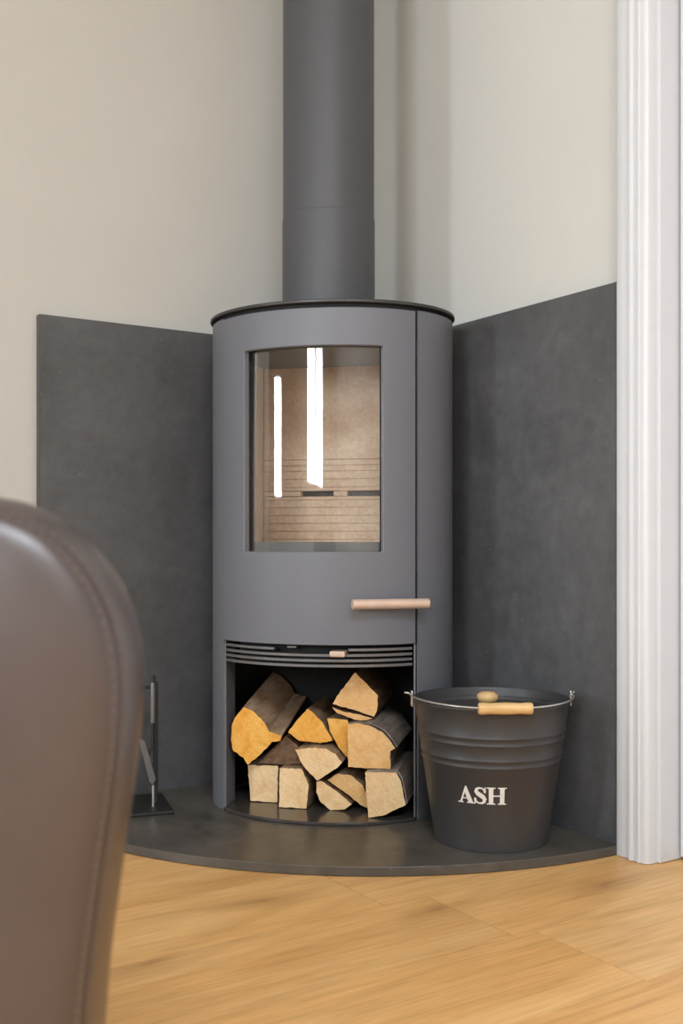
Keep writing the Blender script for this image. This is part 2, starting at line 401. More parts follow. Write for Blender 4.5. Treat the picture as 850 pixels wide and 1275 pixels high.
# slim grey sealing strip down the outer edge of each panel
MB().box(-0.7310, -0.7287, 0.001, 0.0195, 0.0005, PT).build('edge_strip', 'slate_edge', pl)
MB().box(0.0055, 0.0078, -0.7825, -0.7795, 0.0165, PT).build('edge_strip', 'slate_edge', pr)

# ------------------------------------------------------------------ the stove
SA, SB = 0.2375, 0.1875                    # half width, half depth of the oval plan
HZ = 0.016
stove = tag(empty('wood_stove', (-0.2316, -0.2610, HZ), radians(-45)), 'grey oval wood burning stove with curved glass door in the corner', 'stove')
def zz(z): return z-HZ
def el(th, a=SA, b=SB): return (a*sin(th), -b*cos(th))      # th=0 is the front
def curved(m, ths, z0, z1, t, a=SA, b=SB, mi=0, hole=None):
    """curved plate between angles, heights; hole = (i0,i1,zA,zB) opening between two column indices"""
    zs = [z0, z1] if not hole else [z0, hole[2], hole[3], z1]
    nT, nZ = len(ths), len(zs); k = len(m.v)
    vs = []
    for off in (0, t):
        for z in zs:
            for th in ths: x, y = el(th, a-off, b-off); vs.append((x, y, z))
    idx = lambda o, j, i: o*nT*nZ+j*nT+i
    solid = lambda j, i: 0 <= j < nZ-1 and 0 <= i < nT-1 and not (hole and j == 1 and hole[0] <= i < hole[1])
    fs = []
    for j in range(nZ-1):
        for i in range(nT-1):
            if not solid(j, i): continue
            fs.append((idx(0,j,i), idx(0,j,i+1), idx(0,j+1,i+1), idx(0,j+1,i)))
            fs.append((idx(1,j,i), idx(1,j+1,i), idx(1,j+1,i+1), idx(1,j,i+1)))
            if not solid(j-1, i): fs.append((idx(0,j,i), idx(1,j,i), idx(1,j,i+1), idx(0,j,i+1)))
            if not solid(j+1, i): fs.append((idx(0,j+1,i), idx(0,j+1,i+1), idx(1,j+1,i+1), idx(1,j+1,i)))
            if not solid(j, i-1): fs.append((idx(0,j,i), idx(0,j+1,i), idx(1,j+1,i), idx(1,j,i)))
            if not solid(j, i+1): fs.append((idx(0,j,i+1), idx(1,j,i+1), idx(1,j+1,i+1), idx(0,j+1,i+1)))
    return m.add(vs, fs, mi)
def lin(a, b, n): return [a+(b-a)*i/n for i in range(n+1)]
TD = asin(0.1835/SA); TW = asin(0.1300/SA)
ZT = 0.962
# body shell: from the right door gap round the back to the left door edge
curved(MB(), lin(TD+0.030, 2*pi-TD-0.004, 96), zz(0.0165), zz(0.949), 0.004).build('body_shell', 'stove_paint', stove, smooth=35)
curved(MB(), lin(TD-0.03, TD+0.07, 8), zz(0.3400), zz(0.946), 0.002, SA-0.0135, SB-0.0135).build('door_jamb_seal', 'interior_black', stove, smooth=35)  # black strip added behind the door gap so it reads as shade
# black ring filling the gap under the top plate, then the plate
m = MB(); ov = 0.0045; npl = 96
def ellpoly(a, b, n=96): return [el(2*pi*i/n, a, b) for i in range(n)]
MB().prism(ellpoly(SA-0.006, SB-0.006), zz(0.947), zz(0.9555)).build('top_gasket', 'interior_black', stove, smooth=35)
MB().prism(ellpoly(SA+ov, SB+ov), zz(0.9555), zz(ZT)).build('top_plate', 'stove_edge', stove, smooth=35, bevel=0.0015)
# door
ths = lin(-TD, -TW, 8)+lin(-TW, TW, 28)[1:]+lin(TW, TD, 8)[1:]
door = curved(MB(), ths, zz(0.340), zz(0.9475), 0.012, SA+0.001, SB+0.001, hole=(8, 36, zz(0.508), zz(0.879))).build('stove_door', 'stove_paint', stove, smooth=35, bevel=0.0014)
gl = curved(MB(), lin(-TW-0.05, TW+0.05, 64), zz(0.500), zz(0.887), 0.004, SA-0.0115, SB-0.0115).build('glass', 'clear_glass', door, smooth=35)
gl['label'] = 'curved clear fire viewing glass'
# black gasket behind the glass border
curved(MB(), lin(-TW-0.04, TW+0.04, 40), zz(0.492), zz(0.895), 0.003, SA-0.0165, SB-0.0165,
       hole=(1, 39, zz(0.5075), zz(0.8795))).build('gasket', 'black_iron', door, smooth=35)
# handle: straight bar on two stubs
A = Vector((0.0835, -0.2085, zz(0.4155))); B = Vector((0.2120, -0.1450, zz(0.4155)))
d = (B-A); L = d.length
hm = MB().lathe([(0.0, 0), (0.0075, 0), (0.0092, 0.0015), (0.0092, L-0.0015), (0.0075, L), (0, L)], 28, axis='X')
h = hm.build('handle', 'copper', door, smooth=40); h.location = A; h.rotation_euler = (0, 0, atan2(d.y, d.x)); h['label'] = 'copper toned bar handle'
for s in (0.30, 0.62):
    p = A+d*s; nrm = Vector((d.y, -d.x, 0)).normalized()
    q = p-nrm*0.045
    MB().tube([p, q], 0.005, 12).build('handle_stub', 'black_iron', door, smooth=40)
# air grille below the door: four curved slats, the upper ones cut out for the air lever
for i, z in enumerate((0.3315, 0.3215, 0.3120, 0.3025)):
    segs = [(-TD+0.02, TD-0.02)]
    if i == 0: segs = [(-TD+0.02, asin(-0.070/SA)), (asin(0.071/SA), TD-0.02)]
    for (a, b) in segs:
        curved(MB(), lin(a, b, 40), zz(z-0.0026), zz(z+0.0026), 0.010, SA-0.003, SB-0.003).build('vent_slat', 'grey_steel', stove, smooth=35, bevel=0.0008)
lv = MB().box(0.037, 0.066, -0.187, -0.150, zz(0.3190), zz(0.3300)).build('air_lever', 'copper', stove, bevel=0.003); lv['label'] = 'brushed copper toned air lever'
MB().box(-0.045, -0.027, -0.172, -0.150, zz(0.3325), zz(0.3370)).build('air_slide', 'grey_steel', stove, bevel=0.001)
m = MB(); curved(m, lin(-TD, TD, 40), zz(0.299), zz(0.3395), 0.004, SA-0.034, SB-0.034); m.build('grille_backing', 'interior_black', stove, smooth=35)
# log compartment: cheeks, ceiling, back, curved floor plate
for s in (-1, 1):
    MB().box(*sorted((s*0.1795, s*0.1832)), -0.1160, -0.060, zz(0.0226), zz(0.3395)).build('cheek', 'stove_paint' if s < 0 else 'stove_paint', stove, bevel=0.0006)
def frontpoly(a, b, y1): 
    pts = [el(t, a, b) for t in lin(-TD, TD, 48)]
    return pts+[(0.2, -0.05), (0.18, y1), (-0.18, y1), (-0.2, -0.05)]
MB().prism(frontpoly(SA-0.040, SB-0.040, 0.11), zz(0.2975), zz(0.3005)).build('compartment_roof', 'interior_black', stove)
MB().prism(frontpoly(SA, SB, 0.11), zz(0.0165), zz(0.0222)).build('floor_plate', 'floor_plate_paint', stove, smooth=35, bevel=0.0010)
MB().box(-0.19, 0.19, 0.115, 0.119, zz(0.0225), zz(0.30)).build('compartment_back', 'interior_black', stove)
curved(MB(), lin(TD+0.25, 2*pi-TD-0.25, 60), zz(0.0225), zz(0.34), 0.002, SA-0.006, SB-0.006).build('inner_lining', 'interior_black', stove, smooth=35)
# firebox behind the glass
def slab_with_ribs(x0, x1, z0, z1, y, depth, step, slots):
    m = MB(); nrow = int(round((z1-z0)/step)); hh = (z1-z0)/nrow
    for r in range(nrow):
        a, b = z0+r*hh, z0+(r+1)*hh; g = 0.0006
        xs = [(x0, x1)]
        for (s0, s1, sa, sb) in slots:
            if sa < (a+b)/2 < sb:
                nx = []
                for (p, q) in xs:
                    if p < s0 and q > s1: nx += [(p, s0), (s1, q)]
                    else: nx.append((p, q))
                xs = nx
        for (p, q) in xs: m.box(p, q, y, y+depth, a+g, b-g)
    m.box(x0, x1, y+0.0022, y+depth, z0, z1) if not slots else None
    return m
slots = [(-0.086, -0.016, 0.6135, 0.6295), (0.0125, 0.0845, 0.6135, 0.6295)]
zl0, zl1 = 0.498, 0.6955
m = MB(); rows = lin(zl0, zl1, 25); g = 0.0004
m = MB()
edges = [zl0, 0.5145, 0.531, 0.5475, 0.564, 0.5805, 0.597, 0.6125, 0.6195, 0.631, 0.6385, 0.6555, 0.672, 0.6835, 0.6955]
for a, b in zip(edges[:-1], edges[1:]):
    xs = [(-0.165, 0.165)]
    if abs(a-0.6195) < 1e-6: xs = [(-0.165, -0.086), (-0.016, 0.0125), (0.0845, 0.165)]
    for (p, q) in xs: m.box(p, q, 0.090, 0.110, zz(a+0.0008), zz(b-0.0008))
m.box(-0.165, 0.165, 0.0930, 0.110, zz(zl0), zz(0.6195)); m.box(-0.165, 0.165, 0.0930, 0.110, zz(0.6310), zz(zl1))
m.build('fire_brick', 'vermiculite', stove)
MB().box(-0.165, 0.165, 0.1105, 0.113, zz(zl0), zz(0.71)).build('air_duct_plate', 'black_iron', stove)
MB().box(-0.165, 0.165, 0.092, 0.110, zz(0.6965), zz(0.90)).build('fire_brick', 'vermiculite', stove)
for s in (-1, 1):
    MB().box(*sorted((s*0.1655, s*0.185)), -0.085, 0.088, zz(0.498), zz(0.90)).build('fire_brick', 'vermiculite', stove)
MB().prism(frontpoly(SA-0.030, SB-0.030, 0.088), zz(0.470), zz(0.4975)).build('fire_grate', 'vermiculite', stove)
MB().prism(frontpoly(SA-0.030, SB-0.030, 0.091), zz(0.886), zz(0.892)).build('baffle', 'baffle_steel', stove)
curved(MB(), lin(-TW-0.08, TW+0.08, 40), zz(0.4978), zz(0.526), 0.004, SA-0.032, SB-0.032).build('log_guard', 'baffle_steel', stove, smooth=35)
fz = MB().box(-0.196, 0.196, 0.1135, 0.116, zz(0.345), zz(0.945)).build('firebox_back', 'black_iron', stove)
for s in (-1, 1):
    MB().box(*sorted((s*0.1855, s*0.190)), -0.100, 0.096, zz(0.345), zz(0.945)).build('firebox_side', 'black_iron', stove)

# flue pipe standing on the stove top
fx, fy = -0.2233, -0.2367
flue = tag(empty('flue_pipe', (fx, fy, ZT+0.0005)), 'dark grey round flue pipe rising from the stove top to ceiling', 'flue')
Zs = 0.527+(674-258)/1316*2.02-ZT
MB().lathe([(0.0921, 0), (0.0921, Zs-0.001), (0.0912, Zs)], 72).build('lower_pipe', 'flue_paint', flue, smooth=35)
MB().lathe([(0.0908, Zs), (0.0908, H-ZT-0.012)], 72).build('upper_pipe', 'flue_paint', flue, smooth=35)
MB().lathe([(0.0915, H-ZT-0.02), (0.14, H-ZT-0.02), (0.14, H-ZT-0.002), (0.0915, H-ZT-0.002)], 72, closed=True).build('ceiling_collar', 'flue_paint', flue, smooth=35)

# ------------------------------------------------------------------ split logs in the compartment (stove-local: lateral, height; front depth)
LOGS = [
 # key, front, end outline (lateral, height), end material, side material, length, back rise, back shift, label
 ('a', 0.105, [(-0.1486,0.2109),(-0.1289,0.2035),(-0.1065,0.1827),(-0.0981,0.1669),(-0.0731,0.1598),(-0.0759,0.1500),(-0.0926,0.1470),(-0.1121,0.1250),(-0.1401,0.1016),(-0.1486,0.1147),(-0.1683,0.1264),(-0.1740,0.1478),(-0.1723,0.1750),(-0.1627,0.1943)], 'end_orange', 'split_side', 0.20, 0.045, 0.0, 'largest yellow split log tilted against the left side of the pile'),
 ('b', 0.085, [(-0.0284,0.2091),(-0.0146,0.1999),(0.0020,0.1833),(0.0205,0.1500),(-0.0035,0.1446),(-0.0445,0.1475),(-0.0660,0.1622),(-0.0507,0.1841)], 'end_orange', 'split_side', 0.18, 0.0, -0.006, 'orange quarter log near the middle top of the pile'),
 ('c', 0.090, [(0.0659,0.2811),(0.1091,0.2383),(0.1064,0.2091),(0.1010,0.1990),(0.0741,0.2079),(0.0523,0.2125),(0.0223,0.2205),(0.0305,0.2359),(0.0469,0.2577)], 'end_tan', 'bark', 0.18, 0.0, 0.0, 'topmost triangular log with a split along its lower edge'),
 ('d', 0.080, [(0.0091,0.1908),(0.0284,0.1909),(0.0480,0.1895),(0.0535,0.1800),(0.0535,0.1200),(0.0450,0.1205),(0.0290,0.1415),(0.0146,0.1668)], 'end_orange', 'split_side', 0.17, 0.0, 0.0, 'orange log wedged left of the grey-barked log'),
 ('e', 0.115, [(0.0555,0.1876),(0.0709,0.1900),(0.0950,0.1874),(0.1215,0.1755),(0.1347,0.1618),(0.1453,0.1466),(0.1363,0.1410),(0.1363,0.1080),(0.0575,0.1080)], 'end_tan', 'grey_bark', 0.20, 0.0, 0.0, 'thick square-cut log with grey bark on top at the right'),
 ('f', 0.138, [(0.0930,0.1049),(0.1256,0.1068),(0.1517,0.1066),(0.1595,0.0925),(0.1683,0.0493),(0.1517,0.0407),(0.1256,0.0275),(0.0993,0.0226),(0.0957,0.0611)], 'end_pale', 'grey_bark', 0.21, 0.0, -0.004, 'pale log at the bottom right corner of the pile'),
 ('g', 0.110, [(-0.0458,0.1351),(-0.0195,0.1399),(0.0132,0.1402),(0.0322,0.1304),(0.0446,0.1151),(0.0349,0.1041),(-0.0031,0.0790),(-0.0168,0.0912),(-0.0304,0.1065)], 'end_pale', 'split_side', 0.18, 0.0, 0.0, 'pale wedge-shaped log in the centre of the pile'),
 ('h', 0.100, [(-0.0073,0.0745),(0.0010,0.0768),(0.0311,0.0595),(0.0610,0.0360),(0.0474,0.0255),(0.0202,0.0226),(0.0010,0.0364),(-0.0073,0.0547)], 'end_pale', 'bark', 0.19, 0.0, 0.0, 'small half-round log lying at the bottom centre'),
 ('i', 0.090, [(0.0114,0.0760),(0.0305,0.0891),(0.0578,0.0876),(0.0795,0.0701),(0.0876,0.0492),(0.0876,0.0280),(0.0741,0.0336),(0.0469,0.0535)], 'end_tan', 'split_side', 0.18, 0.0, 0.0, 'curved tan log behind the small half-round log'),
 ('j', 0.068, [(-0.1516,0.0924),(-0.1230,0.0937),(-0.0906,0.0940),(-0.0918,0.0238),(-0.1459,0.0238)], 'end_pale', 'split_side', 0.16, 0.0, 0.0, 'square-ended log at the bottom left corner of the pile'),
 ('k', 0.102, [(-0.0783,0.0974),(-0.0351,0.0978),(-0.0214,0.0680),(-0.0236,0.0412),(-0.0258,0.0236),(-0.0794,0.0236)], 'end_pale', 'split_side', 0.19, 0.0, 0.0, 'square-ended log second from the left in the bottom row'),
 ('l', 0.075, [(-0.1290,0.0990),(-0.1011,0.1275),(-0.0735,0.1540),(-0.0490,0.1340),(-0.0425,0.1010),(-0.0870,0.0985)], 'bark', 'bark', 0.17, 0.0, 0.0, 'dark bark-covered log under the largest yellow log'),
]
Rz = Matrix.Rotation(radians(-45), 4, 'Z')
SLOC = Vector((-0.2316, -0.2610, 0))
def refine(poly, jit, rnd):
    out = []
    n = len(poly)
    for i in range(n):
        p, q = Vector(poly[i]), Vector(poly[(i+1) % n]); k = max(1, int((q-p).length/0.006))
        for j in range(k):
            r = p.lerp(q, j/k)
            if j: r += Vector((rnd.uniform(-jit, jit), rnd.uniform(-jit, jit)))
            out.append(r)
    return out
def log_mesh(poly, length, rise, shift, rnd, jit=0.0009, nl=8):
    P = refine(poly, jit, rnd); n = len(P); c = sum(P, Vector((0, 0)))/n
    m = MB(); vs = []
    base = c
    for s in range(nl+1):
        t = s/nl; sc = 1.0-0.05*t
        for i, p in enumerate(P):
            q = base+(p-base)*(sc if s else 1.0)
            jx = rnd.uniform(-0.0008, 0.0008) if 0 < s else 0; jz = rnd.uniform(-0.0008, 0.0008) if 0 < s else 0
            vs.append((q.x-base.x+shift*t+jx, length*t+(rnd.uniform(-0.0005, 0.0005) if s == 0 else 0), q.y+rise*t+jz))
    fs = [(s*n+i, s*n+(i+1) % n, (s+1)*n+(i+1) % n, (s+1)*n+i) for s in range(nl) for i in range(n)]
    m.add(vs, fs, 1)
    # front cut: concentric rings to a slightly domed, rough centre
    prev = [v for v in vs[:n]]; ring = [prev]
    for q, dep in ((0.66, -0.0004), (0.33, -0.0006)):
        ring.append([((p.x-c.x)*q, dep+rnd.uniform(-0.0004, 0.0004), c.y+(p.y-c.y)*q) for p in P])
    allv = [v for r in ring for v in r]+[(0, -0.0006, c.y)]
    f2 = [(r*n+(i+1) % n, r*n+i, (r+1)*n+i, (r+1)*n+(i+1) % n) for r in range(2) for i in range(n)]+[(2*n+(i+1) % n, 2*n+i, 3*n) for i in range(n)]
    m.add(allv, f2, 0)
    m.add(vs[nl*n:], [tuple(range(n))], 0)
    return m, c
for (key, fr, poly, em, sm, ln, rise, shift, lab) in LOGS:
    rnd = random.Random(hash(key) % 97 if False else ord(key))
    mm, c = log_mesh(poly, ln, rise, shift, rnd)
    o = mm.build('split_log', [em, sm], smooth=30)
    loc = Rz @ Vector((c.x, -fr, 0)); o.location = SLOC+loc; o.rotation_euler = (0, 0, radians(-45))
    tag(o, lab, 'log', 'split logs in the stove compartment')
    if key == 'c':
        sl, c2 = log_mesh([(0.0207,0.2142),(0.0415,0.2068),(0.0741,0.2021),(0.0984,0.1955),(0.0849,0.1913),(0.0632,0.1926),(0.0305,0.2038)], ln, 0.004, 0, rnd, 0.0005)
        s_ = sl.build('split_sliver', ['end_tan', 'bark'], o, smooth=30); s_.location = (c2.x-c.x, 0, 0)
        # dark heart of the split between log and sliver
    if key in 'ef':
        # loose flap of bark over the upper right shoulder
        pts = {'e': [(0.0880,0.1895),(0.1000,0.1875),(0.1225,0.1772),(0.1360,0.1632),(0.1470,0.1466)], 'f': [(0.1517,0.1075),(0.1605,0.0930),(0.1650,0.0700),(0.1692,0.0495)]}[key]
        bm_ = MB(); nb = len(pts); vs = []
        for t in (0.004, 0.05, 0.11, ln*0.96):
            for off in (0.0004, 0.0030):
                for (x, z) in pts: vs.append((x-c.x+off*0.6+rnd.uniform(-.0004,.0004), t+rnd.uniform(-.002,.002), z+off))
        fs = []
        for s in range(3):
            for i in range(nb-1):
                a = s*2*nb+i; b = a+2*nb
                fs += [(a+nb, a+nb+1, b+nb+1, b+nb), (a, b, b+1, a+1)]
        for i in range(nb-1): fs.append((i, i+1, nb+i+1, nb+i)); e_ = 6*nb+i; fs.append((e_, e_+nb, e_+nb+1, e_+1))
        for s in range(3):
            a = s*2*nb; b = a+2*nb; fs += [(a, a+nb, b+nb, b), (a+nb-1, b+nb-1, b+2*nb-1, a+2*nb-1)]
        bm_.add(vs, fs).build('bark', 'grey_bark', o, smooth=30)

# ------------------------------------------------------------------ ash bucket
YAW = CAM_YAW
bk = tag(empty('ash_bucket', (-0.1395, -0.6294, HZ+0.0004), YAW), 'black metal bucket lettered ASH standing on the hearth', 'bucket')
RB, RT, BH = 0.0965, 0.1335, 0.2405
def rad(z): return RB+(RT-RB)*(z/BH)
pr_ = [(0.0, 0.006), (RB-0.004, 0.006), (RB-0.002, 0.0), (RB+0.0012, 0.0), (RB+0.0018, 0.003), (rad(0.006)+0.0005, 0.006)]
def rib(zc, w=0.0030, hgt=0.0016): return [(rad(zc-w)+0.0, zc-w), (rad(zc-w*0.5)+hgt*0.7, zc-w*0.5), (rad(zc)+hgt, zc), (rad(zc+w*0.5)+hgt*0.7, zc+w*0.5), (rad(zc+w), zc+w)]
for zc in (0.1420, 0.1535, 0.1790, 0.1910): pr_ += rib(zc)
pr_ += [(rad(BH-0.006), BH-0.006), (RT+0.0012, BH-0.004), (RT+0.0022, BH-0.0015), (RT+0.0012, BH+0.0006), (RT-0.0008, BH), (rad(BH-0.005)-0.0015, BH-0.005)]
pr_ += [(rad(0.02)-0.0015, 0.02), (RB-0.004, 0.0085), (0.0, 0.0085)]
MB().lathe(pr_, 96).build('pail', 'bucket_paint', bk, smooth=50)
# bail handle resting on the front of the rim, with hooked ends through side ears
wp = []
for i in range(41):
    a = pi+pi*i/40
    x = (RT+0.006)*cos(a); yv = (RT+0.0065)*sin(a); z = BH+0.0065-0.0035*abs(sin(a))**1.5
    if abs(cos(a)) < 0.30: yv = -(RT+0.0065)*sqrt(1-0.09)*1.035
    wp.append((x, yv, z))
ha = radians(1.5)
def rot(p): return (p[0]*cos(ha)-p[1]*sin(ha), p[0]*sin(ha)+p[1]*cos(ha), p[2])
gx = 0.0435
wp = [(-RT-0.016, 0.002, BH+0.009), (-RT-0.010, 0.003, BH+0.0085)]+wp+[(RT+0.010, 0.003, BH+0.0085), (RT+0.0125, 0.002, BH+0.009)]
MB().tube([rot(p) for p in wp], 0.0018, 10).build('bail_handle', 'wire_steel', bk, smooth=50)
for s in (-1, 1):
    m = MB().box(s*(RT+0.0035)-0.0014, s*(RT+0.0035)+0.0014, -0.008, 0.010, BH-0.014, BH+0.0125)
    e_ = m.build('ear', 'wire_steel', bk, bevel=0.001); e_.rotation_euler = (0, 0, ha)
gp = [(0.0, -gx), (0.0080, -gx), (0.0095, -gx+0.002), (0.0098, -gx+0.008), (0.0088, -gx+0.018), (0.0097, -0.008), (0.0099, 0), (0.0097, 0.008), (0.0088, gx-0.018), (0.0098, gx-0.008), (0.0095, gx-0.002), (0.0080, gx), (0.0, gx)]
g_ = MB().lathe(gp, 28, axis='X').build('grip', 'beech', bk, smooth=50); g_['label'] = 'turned beech wood grip'
gp_ = rot((0.0, -(RT+0.0065)*sqrt(1-0.09)*1.035, BH+0.0030)); g_.location = gp_; g_.rotation_euler = (0, 0, ha)
# lettering A S H, serif capitals wrapped onto the pail
def wide(poly_list): return poly_list
LET = {
 'A': dict(w=0.98, polys=[[(0.0,0),(0.34,0),(0.34,0.05),(0.25,0.065),(0.315,0.25),(0.58,0.25),(0.645,0.065),(0.55,0.05),(0.55,0),(1.0,0),(1.0,0.05),(0.92,0.065),(0.56,1.0),(0.49,1.0),(0.135,0.07),(0.0,0.05)]], holes=[[(0.34,0.31),(0.45,0.62),(0.56,0.31)]]),
 'H': dict(w=1.05, polys=[[(0,0),(0.46,0),(0.46,0.055),(0.35,0.075),(0.35,0.47),(0.70,0.47),(0.70,0.075),(0.59,0.055),(0.59,0),(1.05,0),(1.05,0.055),(0.94,0.075),(0.94,0.925),(1.05,0.945),(1.05,1),(0.59,1),(0.59,0.945),(0.70,0.925),(0.70,0.54),(0.35,0.54),(0.35,0.925),(0.46,0.945),(0.46,1),(0,1),(0,0.945),(0.11,0.925),(0.11,0.075),(0,0.055)]], holes=[]),
}
def letter_tris(polys, holes):
    from mathutils.geometry import tessellate_polygon
    loops = [[Vector((x, y, 0)) for x, y in p] for p in polys+holes]
    flat = [(v.x, v.y) for l in loops for v in l]
    return flat, tessellate_polygon(loops)
def s_outline():
    c = []
    spine = [(0.66,0.72,0.075),(0.60,0.86,0.05),(0.47,0.945,0.04),(0.32,0.945,0.055),(0.19,0.87,0.085),(0.165,0.74,0.11),(0.25,0.62,0.125),(0.40,0.52,0.13),(0.55,0.42,0.125),(0.635,0.29,0.11),(0.60,0.14,0.085),(0.47,0.055,0.055),(0.30,0.055,0.042),(0.15,0.14,0.05),(0.08,0.29,0.07)]
    vs, fs = [], []
    for i, (x, y, wd) in enumerate(spine):
        a = spine[max(0, i-1)]; b = spine[min(len(spine)-1, i+1)]
        t = Vector((b[0]-a[0], b[1]-a[1])).normalized(); nn = Vector((-t.y, t.x))
        vs += [(x+nn.x*wd, y+nn.y*wd), (x-nn.x*wd, y-nn.y*wd)]
        if i: fs.append((2*i-2, 2*i-1, 2*i+1, 2*i))
    k = len(vs); vs += [(0.60,0.66),(0.70,0.66),(0.70,1.0),(0.64,1.0)]; fs.append((k, k+1, k+2, k+3))
    k = len(vs); vs += [(0.05,0.0),(0.11,0.0),(0.16,0.36),(0.05,0.36)]; fs.append((k, k+1, k+2, k+3))
    return vs, fs
CH = 0.0285
def put_letter(ch, x_start):
    if ch == 'S': flat, tris = s_outline()
    else: flat, tris = letter_tris(LET[ch]['polys'], LET[ch]['holes'])
    m = MB(); vs = []
    for (x, yv) in flat:
        if ch == 'H': x *= 1.05
        z = 0.0828+yv*CH; s = x_start+x*CH; R = rad(z)+0.0006; a = -pi/2+s/0.110
        vs.append((R*cos(a), R*sin(a), z))
    m.add(vs, tris)
    o = m.build('letter', 'letter_paint', bk); o['label'] = 'white painted capital letter '+ch
    so = o.modifiers.new('solid', 'SOLIDIFY'); so.thickness = 0.0004; so.offset = 0
put_letter('A', -0.0708); put_letter('S', -0.0436); put_letter('H', -0.0222)
# lid sunk inside the pail
lid = tag(empty('bucket_lid', (-0.1395, -0.6294, HZ+0.2180), YAW), 'dark recessed lid with a wooden knob inside the ash bucket', 'lid')
RL = rad(0.2180)-0.0026
MB().lathe([(0, 0.0), (RL-0.006, 0.0), (RL-0.004, 0.006), (RL, 0.0065), (RL, 0.0085), (RL-0.006, 0.0085), (RL-0.009, 0.003), (0.02, 0.004), (0, 0.004)], 72).build('lid_plate', 'bucket_paint', lid, smooth=40)
kb = MB().lathe([(0.006, 0.0042), (0.0065, 0.012), (0.014, 0.016), (0.0185, 0.022), (0.0180, 0.028), (0.012, 0.0325), (0, 0.034)], 32).build('knob', 'beech', lid, smooth=50)
kb.location = (-0.006, 0.0, 0)

# ------------------------------------------------------------------ fireside tool stand behind the chair
def c2w(X, Y):
    X -= 0.033; Y -= 2.43
    return (X*0.8393+Y*0.5437, -X*0.5437+Y*0.8393)
px_, py_ = c2w(-0.4072, 2.026)
ts = tag(empty('tool_stand', (px_, py_, HZ+0.0004), YAW+radians(18.1)), 'black fireside tool stand on a square base at the hearth edge', 'tool stand')
MB().box(-0.075, 0.075, -0.075, 0.075, 0, 0.006).build('base_plate', 'black_iron', ts, bevel=0.0015)
MB().box(0.046, 0.055, -0.0045, 0.0045, 0.0062, 0.240).build('post', 'black_iron', ts, bevel=0.001)
MB().lathe([(0.0045, 0), (0.003, 0.003), (0.0048, 0.007), (0.003, 0.011), (0, 0.012)], 16).build('finial', 'black_iron', ts, smooth=50).location = (0.0465, -0.002, 0.2402)
MB().box(-0.055, 0.0455, -0.003, 0.003, 0.226, 0.232).build('hook_rail', 'black_iron', ts, bevel=0.001)
MB().box(-0.055, -0.046, -0.0045, 0.0045, 0.0062, 0.240).build('post', 'black_iron', ts, bevel=0.001)
MB().tube([(0.042, -0.030, 0.0062), (0.042, -0.030, 0.047)], 0.0028, 10).build('peg', 'wire_steel', ts, smooth=50)
sx, sy = c2w(-0.4072+0.0435*0.95+0.014*0.3107, 2.026+0.0435*0.3107-0.014*0.95)
sv = tag(empty('fire_shovel', (sx, sy, HZ+0.048), YAW+radians(18.1)), 'grey handled fire shovel hanging on the tool stand', 'shovel')
MB().lathe([(0.0, 0.115), (0.0045, 0.115), (0.005, 0.12), (0.005, 0.186), (0.0035, 0.192), (0, 0.193)], 16).build('handle', 'grey_steel', sv, smooth=50)
MB().tube([(0, 0, 0.114), (0, 0, 0.07), (-0.010, -0.004, 0.055)], 0.0028, 10).build('rod', 'black_iron', sv, smooth=50)
m = MB()
bl = [(-0.030, 0.092), (-0.017, 0.084), (0.004, 0.010), (-0.002, 0.0), (-0.008, 0.004)]
m.add([(x, -0.016, z) for x, z in bl]+[(x, -0.006, z) for x, z in bl], [(0,1,2,3,4), (9,8,7,6,5)]+[(i, (i+1) % 5, 5+(i+1) % 5, 5+i) for i in range(5)])
m.build('blade', 'grey_steel', sv, bevel=0.001)

# ------------------------------------------------------------------ brown leather chair, its back towards the viewer
CYAW = radians(3)
cx_, cy_ = c2w(-0.3715, 0.627)
ch = tag(empty('leather_chair', (cx_, cy_, 0), YAW+CYAW), 'brown leather low chair with stitched rounded back in the foreground', 'chair')
right = [(0.1601,0.5545),(0.1797,0.5505),(0.1994,0.5420),(0.2143,0.5308),(0.2266,0.5167),(0.2366,0.5014),(0.2440,0.4839),(0.2485,0.4638),(0.2500,0.4437),(0.2490,0.4137),(0.2450,0.3786),(0.2400,0.3436),(0.2351,0.3086),(0.2306,0.2736),(0.2266,0.2261),(0.2230,0.165),(0.2200,0.10)]
half = [(0.0, 0.5640), (0.05, 0.5635), (0.10, 0.5615), (0.135, 0.5588)]+right
def smooth_poly(P, n):
    # chord length resample with Catmull-Rom
    out = []
    for i in range(len(P)-1):
        p0, p1, p2, p3 = [Vector(P[max(0, min(len(P)-1, i+k))]) for k in (-1, 0, 1, 2)]
        for j in range(n):
            t = j/n
            out.append(0.5*((2*p1)+(p2-p0)*t+(2*p0-5*p1+4*p2-p3)*t*t+(3*p1-p0-3*p2+p3)*t**3))
    out.append(Vector(P[-1])); return out
R_ = smooth_poly(half, 5)
Lft = [Vector((-p.x, p.y)) for p in R_[1:]]
out = Lft[::-1]+R_                      # bottom-left, over the top, bottom-right
bw = R_[-1].x; bz = R_[-1].y
out += [Vector((bw-2*bw*i/14, bz-0.012*sin(pi*i/14))) for i in range(1, 14)]   # close along the bottom
N = len(out); cen = Vector((0, 0.33))
nor = []
for i in range(N):
    t = (out[(i+1) % N]-out[i-1]).normalized(); nor.append(Vector((t.y, -t.x)) if True else None)
if (nor[len(Lft)]).y < 0: nor = [-v for v in nor]
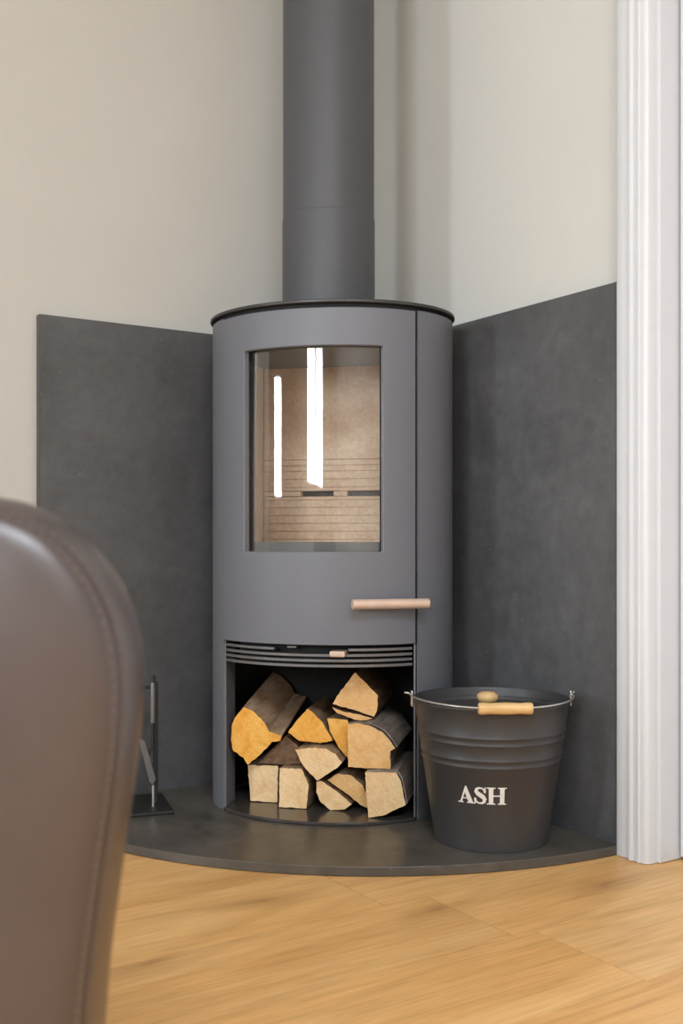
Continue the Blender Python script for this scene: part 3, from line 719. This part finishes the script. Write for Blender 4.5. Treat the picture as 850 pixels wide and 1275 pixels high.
prof_c = [(0.075,-0.0530),(0.050,-0.0525),(0.030,-0.0515),(0.021,-0.0500),(0.0150,-0.0480),(0.0110,-0.0455),(0.0085,-0.0425),(0.0075,-0.0400),(0.0082,-0.0385),(0.0125,-0.0374),(0.0125,-0.0362),(0.0075,-0.0346),(0.0055,-0.0315),(0.0038,-0.0265),(0.0022,-0.0190),(0.0008,-0.0100),(0.0002,0.0),(0.0,0.008),(0.0006,0.020),(0.0022,0.032),(0.0065,0.041),(0.014,0.047),(0.030,0.050),(0.050,0.051),(0.075,0.051)]
def ring_pt(i, ins, d):
    p = out[i]-nor[i]*ins; return (p.x, d, p.y)
m = MB(); vs = []
for (ins, d) in prof_c: vs += [ring_pt(i, ins, d) for i in range(N)]
K = len(prof_c)
fs = [(r*N+i, r*N+(i+1) % N, (r+1)*N+(i+1) % N, (r+1)*N+i) for r in range(K-1) for i in range(N)]
def cap(r, d, bul):
    base = r*N; prev = base
    global vs, fs
    P = [Vector((vs[base+i][0], vs[base+i][2])) for i in range(N)]
    for q in (0.7, 0.4, 0.15):
        nb = len(vs)
        for p in P:
            s = cen+(p-cen)*q; vs.append((s.x, d+bul*(1-q*q), s.y))
        for i in range(N): fs.append((prev+i, prev+(i+1) % N, nb+(i+1) % N, nb+i))
        prev = nb
    vs.append((cen.x, d+bul, cen.y)); kk = len(vs)-1
    for i in range(N): fs.append((prev+i, prev+(i+1) % N, kk))
cap(0, prof_c[0][1], -0.006); cap(K-1, prof_c[-1][1], 0.006)
m.add(vs, fs).build('backrest', 'brown_leather', ch, smooth=75)
# twin rows of stitching along the seam
m = MB(); iA = 6; iB = len(Lft)+len(R_)-4
def stitches(ins, d):
    acc = 0.0; on = True; pts = [Vector(ring_pt(i, ins, d)) for i in range(iA, iB)]
    dense = []
    for a, b in zip(pts[:-1], pts[1:]):
        kk = max(1, int((b-a).length/0.001)); dense += [a.lerp(b, j/kk) for j in range(kk)]
    i = 0
    while i+4 < len(dense):
        m.tube([dense[i], dense[i+4]], 0.0005, 5); i += 6
stitches(0.0088, -0.0436); stitches(0.0053, -0.0322)
s_ = m.build('stitching', 'stitch_thread', ch); s_['kind'] = 'stuff'
def pad(x0, x1, y0, y1, z0, z1, r):
    m = MB().box(x0, x1, y0, y1, z0, z1); return m
MB().prism([(-0.19, 0.053), (0.185, 0.053), (0.155, 0.40), (-0.16, 0.40)], 0.262, 0.335).build('seat_cushion', 'brown_leather', ch, bevel=0.022, seg=4, smooth=60)
MB().prism([(-0.18, -0.02), (0.175, -0.02), (0.145, 0.39), (-0.15, 0.39)], 0.175, 0.2615).build('seat_base', 'brown_leather', ch, bevel=0.008, seg=3, smooth=60)
for (x, yv) in ((-0.15, 0.02), (0.145, 0.02), (-0.13, 0.36), (0.125, 0.36)):
    MB().lathe([(0.011, 0.0005), (0.012, 0.004), (0.019, 0.175)], 20).build('leg', 'chair_leg_wood', ch, smooth=50).location = (x, yv, 0)
